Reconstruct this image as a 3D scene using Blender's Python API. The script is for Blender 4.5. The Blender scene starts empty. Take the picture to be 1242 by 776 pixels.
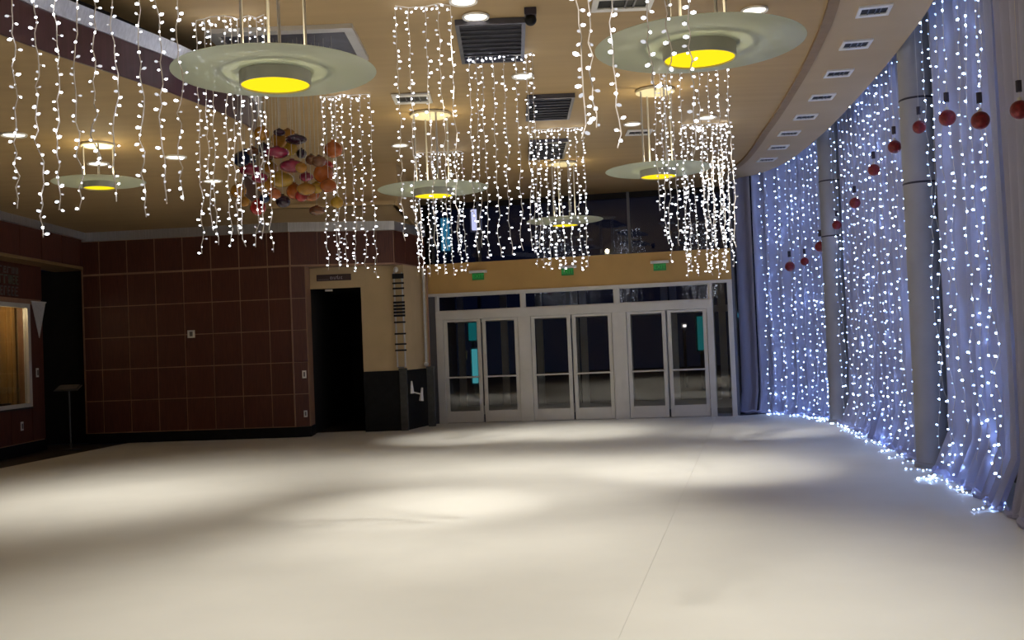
import bpy, math, random
from mathutils import Vector, Matrix
random.seed(7)
scn = bpy.context.scene
col = scn.collection
R = math.radians

# ------------------------------------------------------------------ camera
FPX, EYE = 1256.0, 1.65
cam_d = bpy.data.cameras.new('camera'); cam = bpy.data.objects.new('camera', cam_d); col.objects.link(cam)
cam_d.sensor_fit = 'HORIZONTAL'; cam_d.sensor_width = 36.0; cam_d.lens = 36.0 * FPX / 1242.0
cam_d.clip_start = 0.05; cam_d.clip_end = 300
CR = Matrix.Rotation(R(90 + 1.323), 3, 'X') @ Matrix.Rotation(R(-2.3), 3, 'Z')
CP = Vector((0, 0, EYE))
cam.matrix_world = Matrix.Translation(CP) @ CR.to_4x4()
scn.camera = cam

def ray(x, y): return CR @ Vector(((x - 621) / FPX, (388 - y) / FPX, -1.0))
def on_z(x, y, z): d = ray(x, y); return CP + d * ((z - EYE) / d.z)
def on_y(x, y, Y): d = ray(x, y); return CP + d * (Y / d.y)

# ------------------------------------------------------------------ world, exposure
w = bpy.data.worlds.new('night'); scn.world = w; w.use_nodes = True
w.node_tree.nodes['Background'].inputs[0].default_value = (0.012, 0.02, 0.05, 1)
w.node_tree.nodes['Background'].inputs[1].default_value = 0.25
vs = scn.view_settings
vs.view_transform = 'Standard'; vs.look = 'None'; vs.gamma = 1.0; vs.use_curve_mapping = False; vs.exposure = 0.0
try:
    scn.cycles.sample_clamp_indirect = 4.0
except Exception:
    pass
PENDANT_DOWN, PENDANT_UP, DOWNLIGHT = 300.0, 13.0, 640.0
BULB, WINBULB = 12.0, 46.0
WARM = (1.0, 0.94, 0.84)

# ------------------------------------------------------------------ materials
def mat(name, c, rough=0.6, metal=0.0, var=0.0, scale=6.0, stretch=(1, 1, 1), bump=0.0, emit=None, es=0.0, spec=0.5, c2=None, coords='Object'):
    m = bpy.data.materials.new(name); m.use_nodes = True
    nt = m.node_tree; b = nt.nodes['Principled BSDF']
    b.inputs['Base Color'].default_value = (*c, 1); b.inputs['Roughness'].default_value = rough
    b.inputs['Metallic'].default_value = metal; b.inputs['Specular IOR Level'].default_value = spec
    if var or bump or c2:
        tc = nt.nodes.new('ShaderNodeTexCoord'); mp = nt.nodes.new('ShaderNodeMapping')
        mp.inputs['Scale'].default_value = stretch
        nz = nt.nodes.new('ShaderNodeTexNoise'); nz.inputs['Scale'].default_value = scale; nz.inputs['Detail'].default_value = 5
        if coords == 'World':
            gm = nt.nodes.new('ShaderNodeNewGeometry'); nt.links.new(gm.outputs['Position'], mp.inputs[0])
        else:
            nt.links.new(tc.outputs['Object'], mp.inputs[0])
        nt.links.new(mp.outputs[0], nz.inputs[0])
        if var or c2:
            rp = nt.nodes.new('ShaderNodeValToRGB')
            lo = c2 if c2 else tuple(v * (1 - var) for v in c); hi = c if c2 else tuple(min(1, v * (1 + var)) for v in c)
            rp.color_ramp.elements[0].position = 0.32; rp.color_ramp.elements[1].position = 0.68
            rp.color_ramp.elements[0].color = (*lo, 1); rp.color_ramp.elements[1].color = (*hi, 1)
            nt.links.new(nz.outputs[0], rp.inputs[0]); nt.links.new(rp.outputs[0], b.inputs['Base Color'])
        if bump:
            bp = nt.nodes.new('ShaderNodeBump'); bp.inputs['Strength'].default_value = bump; bp.inputs['Distance'].default_value = 0.01
            nt.links.new(nz.outputs[0], bp.inputs['Height']); nt.links.new(bp.outputs[0], b.inputs['Normal'])
    if emit:
        b.inputs['Emission Color'].default_value = (*emit, 1); b.inputs['Emission Strength'].default_value = es
    return m

def glass_mat(name, tint, ior=1.6, rough=0.02):
    m = bpy.data.materials.new(name); m.use_nodes = True; nt = m.node_tree; nt.nodes.clear()
    o = nt.nodes.new('ShaderNodeOutputMaterial'); mx = nt.nodes.new('ShaderNodeMixShader')
    t = nt.nodes.new('ShaderNodeBsdfTransparent'); g = nt.nodes.new('ShaderNodeBsdfGlossy'); f = nt.nodes.new('ShaderNodeFresnel')
    t.inputs[0].default_value = (*tint, 1); g.inputs['Roughness'].default_value = rough; f.inputs['IOR'].default_value = ior
    gm = nt.nodes.new('ShaderNodeNewGeometry'); fr_ = nt.nodes.new('ShaderNodeMath'); fr_.operation = 'SUBTRACT'; fr_.inputs[0].default_value = 1.0; ml = nt.nodes.new('ShaderNodeMath'); ml.operation = 'MULTIPLY'
    nt.links.new(gm.outputs['Backfacing'], fr_.inputs[1]); nt.links.new(f.outputs[0], ml.inputs[0]); nt.links.new(fr_.outputs[0], ml.inputs[1]); nt.links.new(ml.outputs[0], mx.inputs[0])   # gloss on the entry face only: the sheet does not bend light
    nt.links.new(t.outputs[0], mx.inputs[1]); nt.links.new(g.outputs[0], mx.inputs[2])
    nt.links.new(mx.outputs[0], o.inputs[0]); return m

def frosted_mat(name, c, transp, gloss, rough, trans_w=0.5, c_t=None):
    """diffuse + translucent sheet with some see-through and a weak gloss (frosted glass, sheer cloth)"""
    m = bpy.data.materials.new(name); m.use_nodes = True; nt = m.node_tree; nt.nodes.clear()
    N = nt.nodes.new; L = nt.links.new
    o = N('ShaderNodeOutputMaterial'); d = N('ShaderNodeBsdfDiffuse'); t = N('ShaderNodeBsdfTranslucent')
    d.inputs[0].default_value = (*c, 1); t.inputs[0].default_value = (*(c_t or c), 1)
    a = N('ShaderNodeMixShader'); a.inputs[0].default_value = trans_w; L(d.outputs[0], a.inputs[1]); L(t.outputs[0], a.inputs[2])
    tp = N('ShaderNodeBsdfTransparent'); b = N('ShaderNodeMixShader'); b.inputs[0].default_value = transp
    L(a.outputs[0], b.inputs[1]); L(tp.outputs[0], b.inputs[2])
    out = b
    if gloss:
        g = N('ShaderNodeBsdfGlossy'); g.inputs['Roughness'].default_value = rough
        e = N('ShaderNodeMixShader'); e.inputs[0].default_value = gloss; L(b.outputs[0], e.inputs[1]); L(g.outputs[0], e.inputs[2]); out = e
    L(out.outputs[0], o.inputs[0]); return m

def emit_mat(name, c, s):
    m = bpy.data.materials.new(name); m.use_nodes = True; nt = m.node_tree; nt.nodes.clear()
    o = nt.nodes.new('ShaderNodeOutputMaterial'); e = nt.nodes.new('ShaderNodeEmission')
    e.inputs[0].default_value = (*c, 1); e.inputs[1].default_value = s
    nt.links.new(e.outputs[0], o.inputs[0]); return m

M = dict(
    floor=mat('white floor sheet', (0.74, 0.735, 0.685), 0.5, var=0.04, scale=0.9, bump=0.03, coords='World', spec=0.3),
    dark_floor=mat('dark stone floor', (0.05, 0.04, 0.035), 0.5, var=0.3, scale=5),
    outside=mat('night paving', (0.03, 0.035, 0.045), 0.8, var=0.3, scale=2),
    ceiling=mat('tan ceiling paint', (0.42, 0.29, 0.14), 0.75, var=0.05, scale=1.2, stretch=(0.3, 4, 1), coords='World'),
    soffit=mat('tan soffit paint', (0.47, 0.35, 0.21), 0.75, var=0.04, scale=1.5, coords='World'),
    groove=mat('brown ceiling trim', (0.26, 0.16, 0.06), 0.6, var=0.1),
    tan_wall=mat('tan wall paint', (0.56, 0.42, 0.23), 0.7, var=0.05, scale=3),
    header=mat('orange tan header paint', (0.60, 0.37, 0.12), 0.65, var=0.05, scale=2),
    wood=mat('red brown wood veneer', (0.115, 0.032, 0.017), 0.55, c2=(0.07, 0.019, 0.011), scale=7, stretch=(7, 7, 0.5), coords='World'),
    seam=mat('copper joint strip', (0.36, 0.20, 0.12), 0.45, var=0.1),
    purple=mat('dark plum panel', (0.075, 0.028, 0.045), 0.35, c2=(0.05, 0.02, 0.03), scale=5, stretch=(5, 5, 0.5), coords='World'),
    silver=mat('brushed silver trim', (0.55, 0.55, 0.58), 0.38, metal=0.7, var=0.12, scale=9, stretch=(6, 6, 0.3), coords='World'),
    black=mat('black stone', (0.008, 0.008, 0.009), 0.5, var=0.3, scale=8, spec=0.2),
    dark_stone=mat('charcoal stone', (0.04, 0.042, 0.04), 0.5, var=0.3, scale=10),
    black_void=mat('painted recess shade', (0.012, 0.009, 0.008), 0.9, var=0.2),  # near-black colour stands in for the shade of dark recesses
    alu=mat('satin aluminium', (0.68, 0.665, 0.63), 0.42, metal=0.25, var=0.03, scale=4),
    alu_dark=mat('dull aluminium mullion', (0.16, 0.16, 0.18), 0.5, metal=0.3, var=0.05),
    glass=glass_mat('door glass', (0.78, 0.8, 0.8), 2.1),
    night_glass=glass_mat('night window glass', (0.55, 0.6, 0.75), 1.7),
    disc=frosted_mat('frosted green glass', (0.66, 0.74, 0.68), 0.18, 0.10, 0.10, 0.55, (0.78, 0.86, 0.76)),
    ring=mat('brushed grey metal', (0.42, 0.41, 0.36), 0.45, metal=0.4, var=0.06),
    rod=mat('pale metal rod', (0.62, 0.60, 0.57), 0.4, metal=0.5, var=0.05),
    canopy=mat('cream metal canopy', (0.80, 0.74, 0.55), 0.5, var=0.03),
    lens=emit_mat('yellow lamp lens', (1.0, 0.72, 0.012), 1.25),
    lamp=emit_mat('lamp glow', (1.0, 0.86, 0.55), 9.0),
    down_lens=emit_mat('downlight lens', (1.0, 0.90, 0.74), 2.6),
    white=mat('white enamel', (0.78, 0.76, 0.72), 0.45, var=0.02),
    grille=mat('dark grille metal', (0.10, 0.10, 0.13), 0.4, metal=0.5, var=0.2),
    wire=mat('clear light wire', (0.78, 0.72, 0.66), 0.5, var=0.04),
    bulb=emit_mat('cool white bulb', (0.86, 0.90, 1.0), BULB), bulb_mid=emit_mat('cool white bulb turned aside', (0.86, 0.90, 1.0), BULB * 0.3), bulb_dim=emit_mat('cool white bulb turned away', (0.9, 0.9, 0.95), BULB * 0.07),
    winbulb=emit_mat('icy white bulb', (0.36, 0.53, 1.0), WINBULB), winbulb_mid=emit_mat('icy white bulb turned aside', (0.36, 0.53, 1.0), WINBULB * 0.22), winbulb_dim=emit_mat('icy white bulb turned away', (0.36, 0.53, 1.0), WINBULB * 0.06),
    sheer=frosted_mat('sheer white curtain', (0.58, 0.62, 0.88), 0.06, 0.0, 0.5, 0.32),
    sheer_plain=frosted_mat('sheer lilac curtain', (0.60, 0.60, 0.80), 0.05, 0.0, 0.5, 0.35),
    column=mat('grey painted column', (0.34, 0.34, 0.37), 0.5, var=0.05, scale=3),
    red=mat('red glitter ball', (0.20, 0.008, 0.012), 0.38, var=0.35, scale=40, bump=0.3),
    cap=mat('dark ornament clip', (0.05, 0.045, 0.07), 0.4, metal=0.5, var=0.1),
    pennant=mat('white felt pennant', (0.55, 0.54, 0.53), 0.85, var=0.08, scale=20),
    cloth=mat('ochre display curtain', (0.50, 0.30, 0.10), 0.8, var=0.15, scale=3, stretch=(6, 6, 0.4)),
    letter=mat('dim pewter lettering', (0.17, 0.155, 0.15), 0.5, metal=0.3, var=0.1),
    letter_green=mat('dim green lettering', (0.13, 0.15, 0.12), 0.5, var=0.1),
    sign=mat('maroon sign plate', (0.05, 0.025, 0.025), 0.4, var=0.15),
    sign_text=mat('pale sign strokes', (0.50, 0.45, 0.52), 0.5, var=0.05),
    exit_green=mat('lit green exit lettering', (0.02, 0.3, 0.06), 0.5, emit=(0.02, 0.5, 0.08), es=0.25),
    exit_panel=mat('green exit sign panel', (0.02, 0.16, 0.04), 0.4, emit=(0.02, 0.35, 0.06), es=0.08),
    teal=emit_mat('teal sign light', (0.02, 0.42, 0.45), 0.3),
    teal_pale=emit_mat('pale teal sign light', (0.10, 0.55, 0.62), 0.7),
    street_white=emit_mat('white street lamp light', (1.0, 0.9, 0.88), 2.0),
    street_warm=emit_mat('yellow street lamp light', (0.85, 0.75, 0.3), 0.8),
    window_glow=emit_mat('display case lamp', (1.0, 0.72, 0.35), 3.0),
    stand=mat('dark metal stand', (0.10, 0.10, 0.10), 0.4, metal=0.6, var=0.1),
)
def glassball(name, c, tr=0.35):
    m = mat(name, c, 0.12, var=0.25, scale=12); b = m.node_tree.nodes['Principled BSDF']
    b.inputs['Transmission Weight'].default_value = tr; return m
BALLM = dict(
    amber=glassball('amber blown glass', (0.42, 0.19, 0.02)), orange=glassball('orange blown glass', (0.46, 0.12, 0.02)),
    yellow=glassball('yellow blown glass', (0.50, 0.30, 0.02)), magenta=glassball('magenta blown glass', (0.28, 0.02, 0.06)),
    red=glassball('red blown glass', (0.42, 0.03, 0.025)), dark=glassball('plum black blown glass', (0.03, 0.012, 0.025), 0.1),
    navy=glassball('navy blown glass', (0.015, 0.02, 0.06), 0.1), brown=glassball('brown blown glass', (0.16, 0.06, 0.025), 0.2))

# ------------------------------------------------------------------ mesh helpers (all shapes are given in world metres)
ORG = {}
def link(o): col.objects.link(o); return o
def thing(name, label, cat, loc, group=None, kind=None):
    o = link(bpy.data.objects.new(name, None)); o.location = loc; o.empty_display_size = 0.1
    ORG[o.name] = Vector(loc); tag(o, label, cat, group, kind); return o
def tag(o, label=None, cat=None, group=None, kind=None):
    if label: o['label'] = label
    if cat: o['category'] = cat
    if group: o['group'] = group
    if kind: o['kind'] = kind
    return o

ICO_V = []; ICO_F = []
def _ico():
    t = (1 + 5 ** 0.5) / 2
    for v in [(-1, t, 0), (1, t, 0), (-1, -t, 0), (1, -t, 0), (0, -1, t), (0, 1, t), (0, -1, -t), (0, 1, -t), (t, 0, -1), (t, 0, 1), (-t, 0, -1), (-t, 0, 1)]:
        ICO_V.append(Vector(v).normalized())
    ICO_F.extend([(0, 11, 5), (0, 5, 1), (0, 1, 7), (0, 7, 10), (0, 10, 11), (1, 5, 9), (5, 11, 4), (11, 10, 2), (10, 7, 6), (7, 1, 8), (3, 9, 4), (3, 4, 2), (3, 2, 6), (3, 6, 8), (3, 8, 9), (4, 9, 5), (2, 4, 11), (6, 2, 10), (8, 6, 7), (9, 8, 1)])
_ico()

class MB:
    def __init__(s): s.v = []; s.f = []; s.slot = []
    def add(s, vs, fs):
        n = len(s.v); s.v.extend(Vector(p) for p in vs); s.f.extend(tuple(n + i for i in f) for f in fs); return s
    def hexa(s, o, a, b, c):
        o, a, b, c = Vector(o), Vector(a), Vector(b), Vector(c)
        return s.add([o, o + a, o + a + b, o + b, o + c, o + a + c, o + a + b + c, o + b + c],
                     [(0, 3, 2, 1), (4, 5, 6, 7), (0, 1, 5, 4), (1, 2, 6, 5), (2, 3, 7, 6), (3, 0, 4, 7)])
    def box(s, x0, x1, y0, y1, z0, z1): return s.hexa((x0, y0, z0), (x1 - x0, 0, 0), (0, y1 - y0, 0), (0, 0, z1 - z0))
    def prism(s, poly, z0, z1):
        n = len(poly)
        return s.add([(p[0], p[1], z0) for p in poly] + [(p[0], p[1], z1) for p in poly],
                     [tuple(range(n))[::-1], tuple(range(n, 2 * n))] + [(i, (i + 1) % n, (i + 1) % n + n, i + n) for i in range(n)])
    def wall(s, a, b, z0, z1, t):
        """upright slab from plan point a to b, front on the line, thickness t to its left"""
        a, b = Vector((a[0], a[1], 0)), Vector((b[0], b[1], 0)); d = b - a; n = Vector((-d.y, d.x, 0)).normalized() * t
        return s.hexa(a + Vector((0, 0, z0)), d, n, (0, 0, z1 - z0))
    def ribbon(s, pts, z0, z1, t):
        """upright slab along a plan polyline, thickness t to its left"""
        n = len(pts); P = [Vector((p[0], p[1], 0)) for p in pts]; Q = []
        for i in range(n):
            d = (P[min(i + 1, n - 1)] - P[max(i - 1, 0)]).normalized(); Q.append(P[i] + Vector((-d.y, d.x, 0)) * t)
        vs = []; fs = []
        for i in range(n): vs += [P[i] + Vector((0, 0, z0)), Q[i] + Vector((0, 0, z0)), Q[i] + Vector((0, 0, z1)), P[i] + Vector((0, 0, z1))]
        for i in range(n - 1):
            a, b = 4 * i, 4 * i + 4
            for k in range(4): fs.append((a + k, b + k, b + (k + 1) % 4, a + (k + 1) % 4))
        fs += [(3, 2, 1, 0), tuple(4 * (n - 1) + k for k in range(4))]
        return s.add(vs, fs)
    def tube(s, pts, r, n=6, cap=True):
        P = [Vector(p) for p in pts]; rings = []
        for i, p in enumerate(P):
            d = (P[min(i + 1, len(P) - 1)] - P[max(i - 1, 0)]).normalized()
            u = d.orthogonal().normalized() if i == 0 else (rings_u - d * rings_u.dot(d)).normalized()
            rings_u = u; v = d.cross(u); rr = r[i] if isinstance(r, (list, tuple)) else r
            rings.append([p + (u * math.cos(2 * math.pi * k / n) + v * math.sin(2 * math.pi * k / n)) * rr for k in range(n)])
        fs = []
        for i in range(len(P) - 1):
            for k in range(n): fs.append((i * n + k, i * n + (k + 1) % n, (i + 1) * n + (k + 1) % n, (i + 1) * n + k))
        if cap: fs += [tuple(range(n))[::-1], tuple((len(P) - 1) * n + k for k in range(n))]
        return s.add([q for rg in rings for q in rg], fs)
    def lathe(s, c, prof, n=32, closed=False):
        c = Vector(c); vs = []; fs = []; m = len(prof)
        for (r, z) in prof:
            for k in range(n): vs.append(c + Vector((r * math.cos(2 * math.pi * k / n), r * math.sin(2 * math.pi * k / n), z)))
        for i in range(m if closed else m - 1):
            j = (i + 1) % m
            for k in range(n): fs.append((i * n + k, i * n + (k + 1) % n, j * n + (k + 1) % n, j * n + k))
        if not closed:
            if prof[0][0] > 1e-6: fs.append(tuple(range(n))[::-1])
            if prof[-1][0] > 1e-6: fs.append(tuple((m - 1) * n + k for k in range(n)))
        return s.add(vs, fs)
    def ico(s, c, r, sc=(1, 1, 1)):
        c = Vector(c); return s.add([c + Vector((v.x * r * sc[0], v.y * r * sc[1], v.z * r * sc[2])) for v in ICO_V], ICO_F)
    def ball(s, c, rx, rz, n=18, m=10):
        return s.lathe(c, [(max(1e-4, rx * math.sin(math.pi * i / m)), -rz * math.cos(math.pi * i / m)) for i in range(m + 1)], n)
    def build(s, name, material, parent=None, smooth=False, bevel=0.0):
        lo = Vector((min(p[i] for p in s.v) for i in range(3))); hi = Vector((max(p[i] for p in s.v) for i in range(3)))
        c = (lo + hi) / 2; c.z = lo.z
        me = bpy.data.meshes.new(name); me.from_pydata([p - c for p in s.v], [], s.f); me.materials.append(material)
        if smooth: me.polygons.foreach_set('use_smooth', [True] * len(me.polygons))
        me.update()
        o = link(bpy.data.objects.new(name, me)); ORG[o.name] = c
        if parent: o.parent = parent; o.location = c - ORG[parent.name]
        else: o.location = c
        if bevel:
            b = o.modifiers.new('edge', 'BEVEL'); b.width = bevel; b.segments = 2; b.limit_method = 'ANGLE'
        if smooth:
            try: me.set_sharp_from_angle(angle=R(40))
            except Exception: pass
        return o
def struct(name, m, material, parent=None, smooth=False, bevel=0.0, label=None):
    o = m.build(name, material, parent, smooth, bevel)
    if not parent: o['kind'] = 'structure'
    if label: o['label'] = label
    return o
def copy_tree(o, delta, parent=None):
    c = o.copy(); link(c); c.parent = parent
    ORG[c.name] = ORG.get(o.name, Vector()) + delta
    if parent is None: c.location = o.location + delta
    for ch in list(o.children): copy_tree(ch, delta, c)
    return c
def text_mb(txt, size, origin, ux, uz, depth=0.008):
    cu = bpy.data.curves.new('t', 'FONT'); cu.body = txt; cu.size = size; cu.align_x = 'CENTER'; cu.align_y = 'CENTER'; cu.extrude = depth / 2
    ob = bpy.data.objects.new('t', cu); link(ob); bpy.context.view_layer.update()
    dg = bpy.context.evaluated_depsgraph_get(); me = ob.evaluated_get(dg).to_mesh()
    ux, uz, o = Vector(ux), Vector(uz), Vector(origin); un = ux.cross(uz)
    mb = MB().add([o + ux * v.co.x + uz * v.co.y + un * v.co.z for v in me.vertices], [tuple(p.vertices) for p in me.polygons])
    ob.evaluated_get(dg).to_mesh_clear(); bpy.data.objects.remove(ob); bpy.data.curves.remove(cu); return mb
def spot(name, loc, power, angle, blend, parent, up=False, colr=WARM, rad=0.08, rot=None):
    ld = bpy.data.lights.new(name, 'SPOT'); ld.energy = power; ld.spot_size = R(angle); ld.spot_blend = blend; ld.color = colr; ld.shadow_soft_size = rad
    o = link(bpy.data.objects.new(name, ld)); ORG[o.name] = Vector(loc); o.parent = parent
    o.location = Vector(loc) - (ORG[parent.name] if parent else Vector())
    if up: o.rotation_euler = (math.pi, 0, 0)
    if rot: o.rotation_euler = rot
    return o
def point(name, loc, power, parent, colr=WARM, rad=0.08):
    ld = bpy.data.lights.new(name, 'POINT'); ld.energy = power; ld.color = colr; ld.shadow_soft_size = rad
    o = link(bpy.data.objects.new(name, ld)); ORG[o.name] = Vector(loc); o.parent = parent
    o.location = Vector(loc) - (ORG[parent.name] if parent else Vector()); return o

def spline(pts, n=8):
    P = [Vector((p[0], p[1], 0)) for p in pts]; P = [P[0] * 2 - P[1]] + P + [P[-1] * 2 - P[-2]]; out = []
    for i in range(1, len(P) - 2):
        a, b, c, d = P[i - 1:i + 3]
        for k in range(n):
            t = k / n; out.append(0.5 * ((2 * b) + (c - a) * t + (2 * a - 5 * b + 4 * c - d) * t * t + (3 * b - a - 3 * c + d) * t ** 3))
    out.append(P[-2]); return out
ORD = ['first', 'second', 'third', 'fourth', 'fifth', 'sixth', 'seventh', 'eighth', 'ninth', 'tenth', 'eleventh', 'twelfth', 'thirteenth']

CEIL, LOW = 4.95, 4.2
# plan curves, near to far
EDGE = spline([(3.4, -5), (3.4, 0), (3.45, 3.9), (3.75, 7.15), (4.1, 9.1), (4.42, 10.53), (4.6, 11.505), (4.9, 13.52), (5.25, 16.51), (5.42, 18.98), (5.4, 20.28), (5.22, 21.255), (4.9, 21.71)])
CURT = spline([(3.8, -5), (3.8, 0), (3.85, 3.9), (4.0, 7.15), (4.3, 8.71), (4.65, 9.932), (4.98, 11.96), (5.16, 13.13), (5.58, 15.6), (5.85, 17.55), (5.97, 18.85), (5.92, 19.89), (5.62, 20.865), (5.2, 21.515), (4.80, 21.97)])
FASC = spline([(-4.6, -5), (-4.5, 0), (-4.3, 5.2), (-3.86, 7.904), (-3.42, 9.256), (-3.16, 10.01), (-2.85, 11.44), (-3.0, 12.48), (-3.5, 14.04), (-4.1, 16.12), (-4.3, 18.07)])

# ================================================================== setting: floor
seam_a, seam_b = on_z(742, 790, 0), on_z(862, 520, 0); sd = (seam_b - seam_a)
def seam_x(y): return seam_a.x + sd.x * (y - seam_a.y) / sd.y
struct('floor_base', MB().box(-14, 9.5, -6, 23.27, -0.12, -0.012), M['dark_floor'])
Fl = thing('floor', 'off-white floor covering laid in wide sheets', None, (0, 10, -0.012), kind='structure')
left_poly = [(-13.9, -6), (-13.9, 8.45), (-8.23, 16.536), (-7.64, 20.735), (-4.1, 20.475), (-4.1, 21.84), (-1.75, 22.36), (seam_x(21.775) + 0.001, 21.736), (seam_x(-6), -6)]
right_poly = [(seam_x(-6), -6), (seam_x(21.775), 21.71), (4.6, 21.19)] + [(p.x + 0.35, p.y) for p in reversed(CURT) if p.y > -5.9 and p.y < 21.58]
MB().prism(left_poly, -0.012, 0.0).build('floor_sheet', M['floor'], Fl)
MB().prism(right_poly, -0.012, 0.0015).build('floor_sheet', M['floor'], Fl)
struct('floor_outside', MB().box(-40, 40, 23.27, 60, -0.2, -0.06).box(9.5, 40, -6, 23.27, -0.2, -0.06), M['outside'])

# ceiling: flat tan field, curved trim, soffit band along the windows
GRV = [Vector((p.x - (1.02 if p.y < 16.9 else 1.02 - 0.0385 * (p.y - 16.9)), p.y, 0)) for p in EDGE]
inner = [(p.x, p.y) for p in GRV]
struct('ceiling', MB().prism([(-13.9, -6), (-13.9, 24.57), (-2, 24.18), (4.6, 22.88)] + [(q[0] + 0.03, q[1]) for q in reversed(inner)] + [(inner[0][0], -6)], CEIL + 0.012, CEIL + 0.3), M['ceiling'])
struct('ceiling_soffit', MB().prism([(p.x, p.y) for p in EDGE] + [(4.75, 22.88), (4.4, 22.88)] + list(reversed([(q[0] + 0.02, q[1]) for q in inner])), CEIL, CEIL + 0.3), M['soffit'], label='tan soffit band following the curved window wall')
struct('trim_1', MB().ribbon([(p.x + 0.055, p.y) for p in GRV], CEIL - 0.022, CEIL + 0.05, 0.11), M['groove'])
struct('ceiling_pocket', MB().ribbon([(p.x, p.y) for p in EDGE], CEIL + 0.75, CEIL + 0.8, -1.6), M['black_void'])

# dropped ceiling on the left with plum fascia and silver crown
lm = MB(); FP = [(p.x - 0.015, p.y) for p in FASC] + [(-4.32, 18.2)]
for a, b in zip(FP, FP[1:]): lm.add([(a[0], a[1], LOW), (b[0], b[1], LOW), (-13.9, b[1], LOW), (-13.9, a[1], LOW)], [(0, 1, 2, 3)])
lm.box(-13.9, -1.98, 18.2, 22.49, LOW, LOW + 0.06)
struct('ceiling_lower', lm, M['ceiling'], label='dropped tan ceiling over the left side')
fasc_in = [(p.x, p.y) for p in FASC]
fascia = struct('wall_fascia', MB().ribbon(fasc_in, LOW - 0.003, LOW + 0.33, 0.02), M['purple'], label='dark plum fascia of the dropped ceiling')
# silver crown: leaning face above the fascia
cm = MB(); nF = len(FASC)
vs = []
for i in range(nF):
    d = (FASC[min(i + 1, nF - 1)] - FASC[max(i - 1, 0)]).normalized(); n = Vector((d.y, -d.x, 0))
    p = FASC[i]
    vs += [p + n * 0.02 + Vector((0, 0, LOW + 0.33)), p + n * 0.07 + Vector((0, 0, LOW + 0.47)), p - n * 0.05 + Vector((0, 0, LOW + 0.47)), p - n * 0.05 + Vector((0, 0, LOW + 0.33))]
fs = []
for i in range(nF - 1):
    for k in range(4): fs.append((4 * i + k, 4 * i + (k + 1) % 4, 4 * i + 4 + (k + 1) % 4, 4 * i + 4 + k))
cm.add(vs, fs); struct('trim_2', cm, M['silver'], label='brushed silver crown strip above the plum fascia')
struct('wall_cove', MB().ribbon([(p.x - 0.5, p.y) for p in FASC], LOW + 0.05, CEIL + 0.05, 0.05), M['black_void'])  # shadow gap above the crown, its shade put into the wall colour
struct('wall_bulkhead', MB().wall((-4.4, 18.2), (-1.95, 18.395), LOW, CEIL + 0.02, 0.1).wall((-1.95, 18.395), (-1.9, 22.49), LOW, CEIL + 0.02, 0.1), M['ceiling'], label='tan bulkhead where the ceiling steps down')

# ================================================================== left: panelled walls
# side wall with display window
def sidewall_box(m, y0, y1, z0, z1, x0=-9.15, x1=-8.95): return m.box(x0, x1, y0, y1, z0, z1)
SW = struct('wall_left', sidewall_box(sidewall_box(sidewall_box(MB(), 11.7, 16.77, 0.2, 3.5), 19.162, 19.695, 0.2, 3.5), 16.77, 19.162, 2.75, 3.5), M['seam'])
m = MB(); sidewall_box(m, 16.77, 19.162, 0.2, 0.85); m.build('sill_wall', M['seam'], SW)
for (y0, y1, z0, z1) in [(11.7, 13.39, 0.22, 3.5), (13.403, 15.08, 0.22, 3.5), (15.093, 16.757, 0.22, 3.5), (16.77, 17.55, 0.22, 0.83), (17.563, 18.356, 0.22, 0.83), (18.369, 19.162, 0.22, 0.83), (19.188, 19.695, 0.22, 2.74), (16.77, 19.695, 2.84, 3.49)]:
    MB().box(-8.95, -8.93, y0, y1, z0, z1).build('wood_panel', M['wood'], SW)
struct('baseboard_left', MB().box(-9.15, -8.92, 11.7, 19.708, 0, 0.2), M['black'])
struct('wall_end', MB().box(-9.6, -9.15, 19.565, 19.695, 0, 3.5), M['wood'])
bulk = struct('wall_upper_left', MB().box(-9.2, -8.52, 7.8, 21.32, 3.5, LOW), M['seam'], label='overhanging wood panelled bulkhead at left')
for k in range(16):
    y0 = 7.826 + k * 0.845; y1 = min(y0 + 0.83, 21.32)
    MB().box(-8.53, -8.5, y0, y1, 3.53, 4.06).build('wood_panel', M['wood'], bulk)
struct('trim_3', MB().box(-8.56, -8.42, 7.8, 21.06, 4.06, LOW), M['silver'])
struct('trim_4', MB().box(-9.2, -8.50, 7.8, 21.32, 3.47, 3.52), M['groove'], label='tan underside edge of the bulkhead')
# display window
W1 = thing('window_1', 'lit display window with ochre curtain inside', None, (-8.95, 17.94, 0.85), kind='structure')
fr = MB()
for (y0, y1, z0, z1) in [(16.77, 16.874, 0.85, 2.75), (19.058, 19.162, 0.85, 2.75), (16.874, 19.058, 0.85, 0.92), (16.874, 19.058, 2.67, 2.75)]: fr.box(-9.0, -8.91, y0, y1, z0, z1)
fr.build('window_frame', M['alu'], W1)
MB().box(-8.965, -8.957, 16.874, 19.058, 0.92, 2.67).build('pane', M['glass'], W1)
MB().box(-9.9, -8.9, 16.77, 19.162, 0.82, 0.85).build('window_sill', M['dark_stone'], W1)
struct('wall_display', MB().box(-10.0, -9.95, 16.64, 19.37, 0.6, 3.0).box(-9.95, -9.15, 16.64, 16.744, 0.6, 3).box(-9.95, -9.15, 19.188, 19.37, 0.6, 3).box(-9.95, -9.15, 16.744, 19.188, 2.9, 3.0), M['tan_wall'])
dc = MB(); pts = [(-9.40 + 0.03 * math.sin(k * 0.9), 16.835 + k * 0.026) for k in range(84)] + [(-9.38 + k * 0.012, 19.084 + 0.025 * math.sin(k * 0.8)) for k in range(1, 18)]
dc.ribbon(pts, 0.9, 2.8, 0.012)
tag(dc.build('display_curtain', M['cloth'], smooth=True), 'ochre gathered curtain behind the display window', 'curtain')
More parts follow.
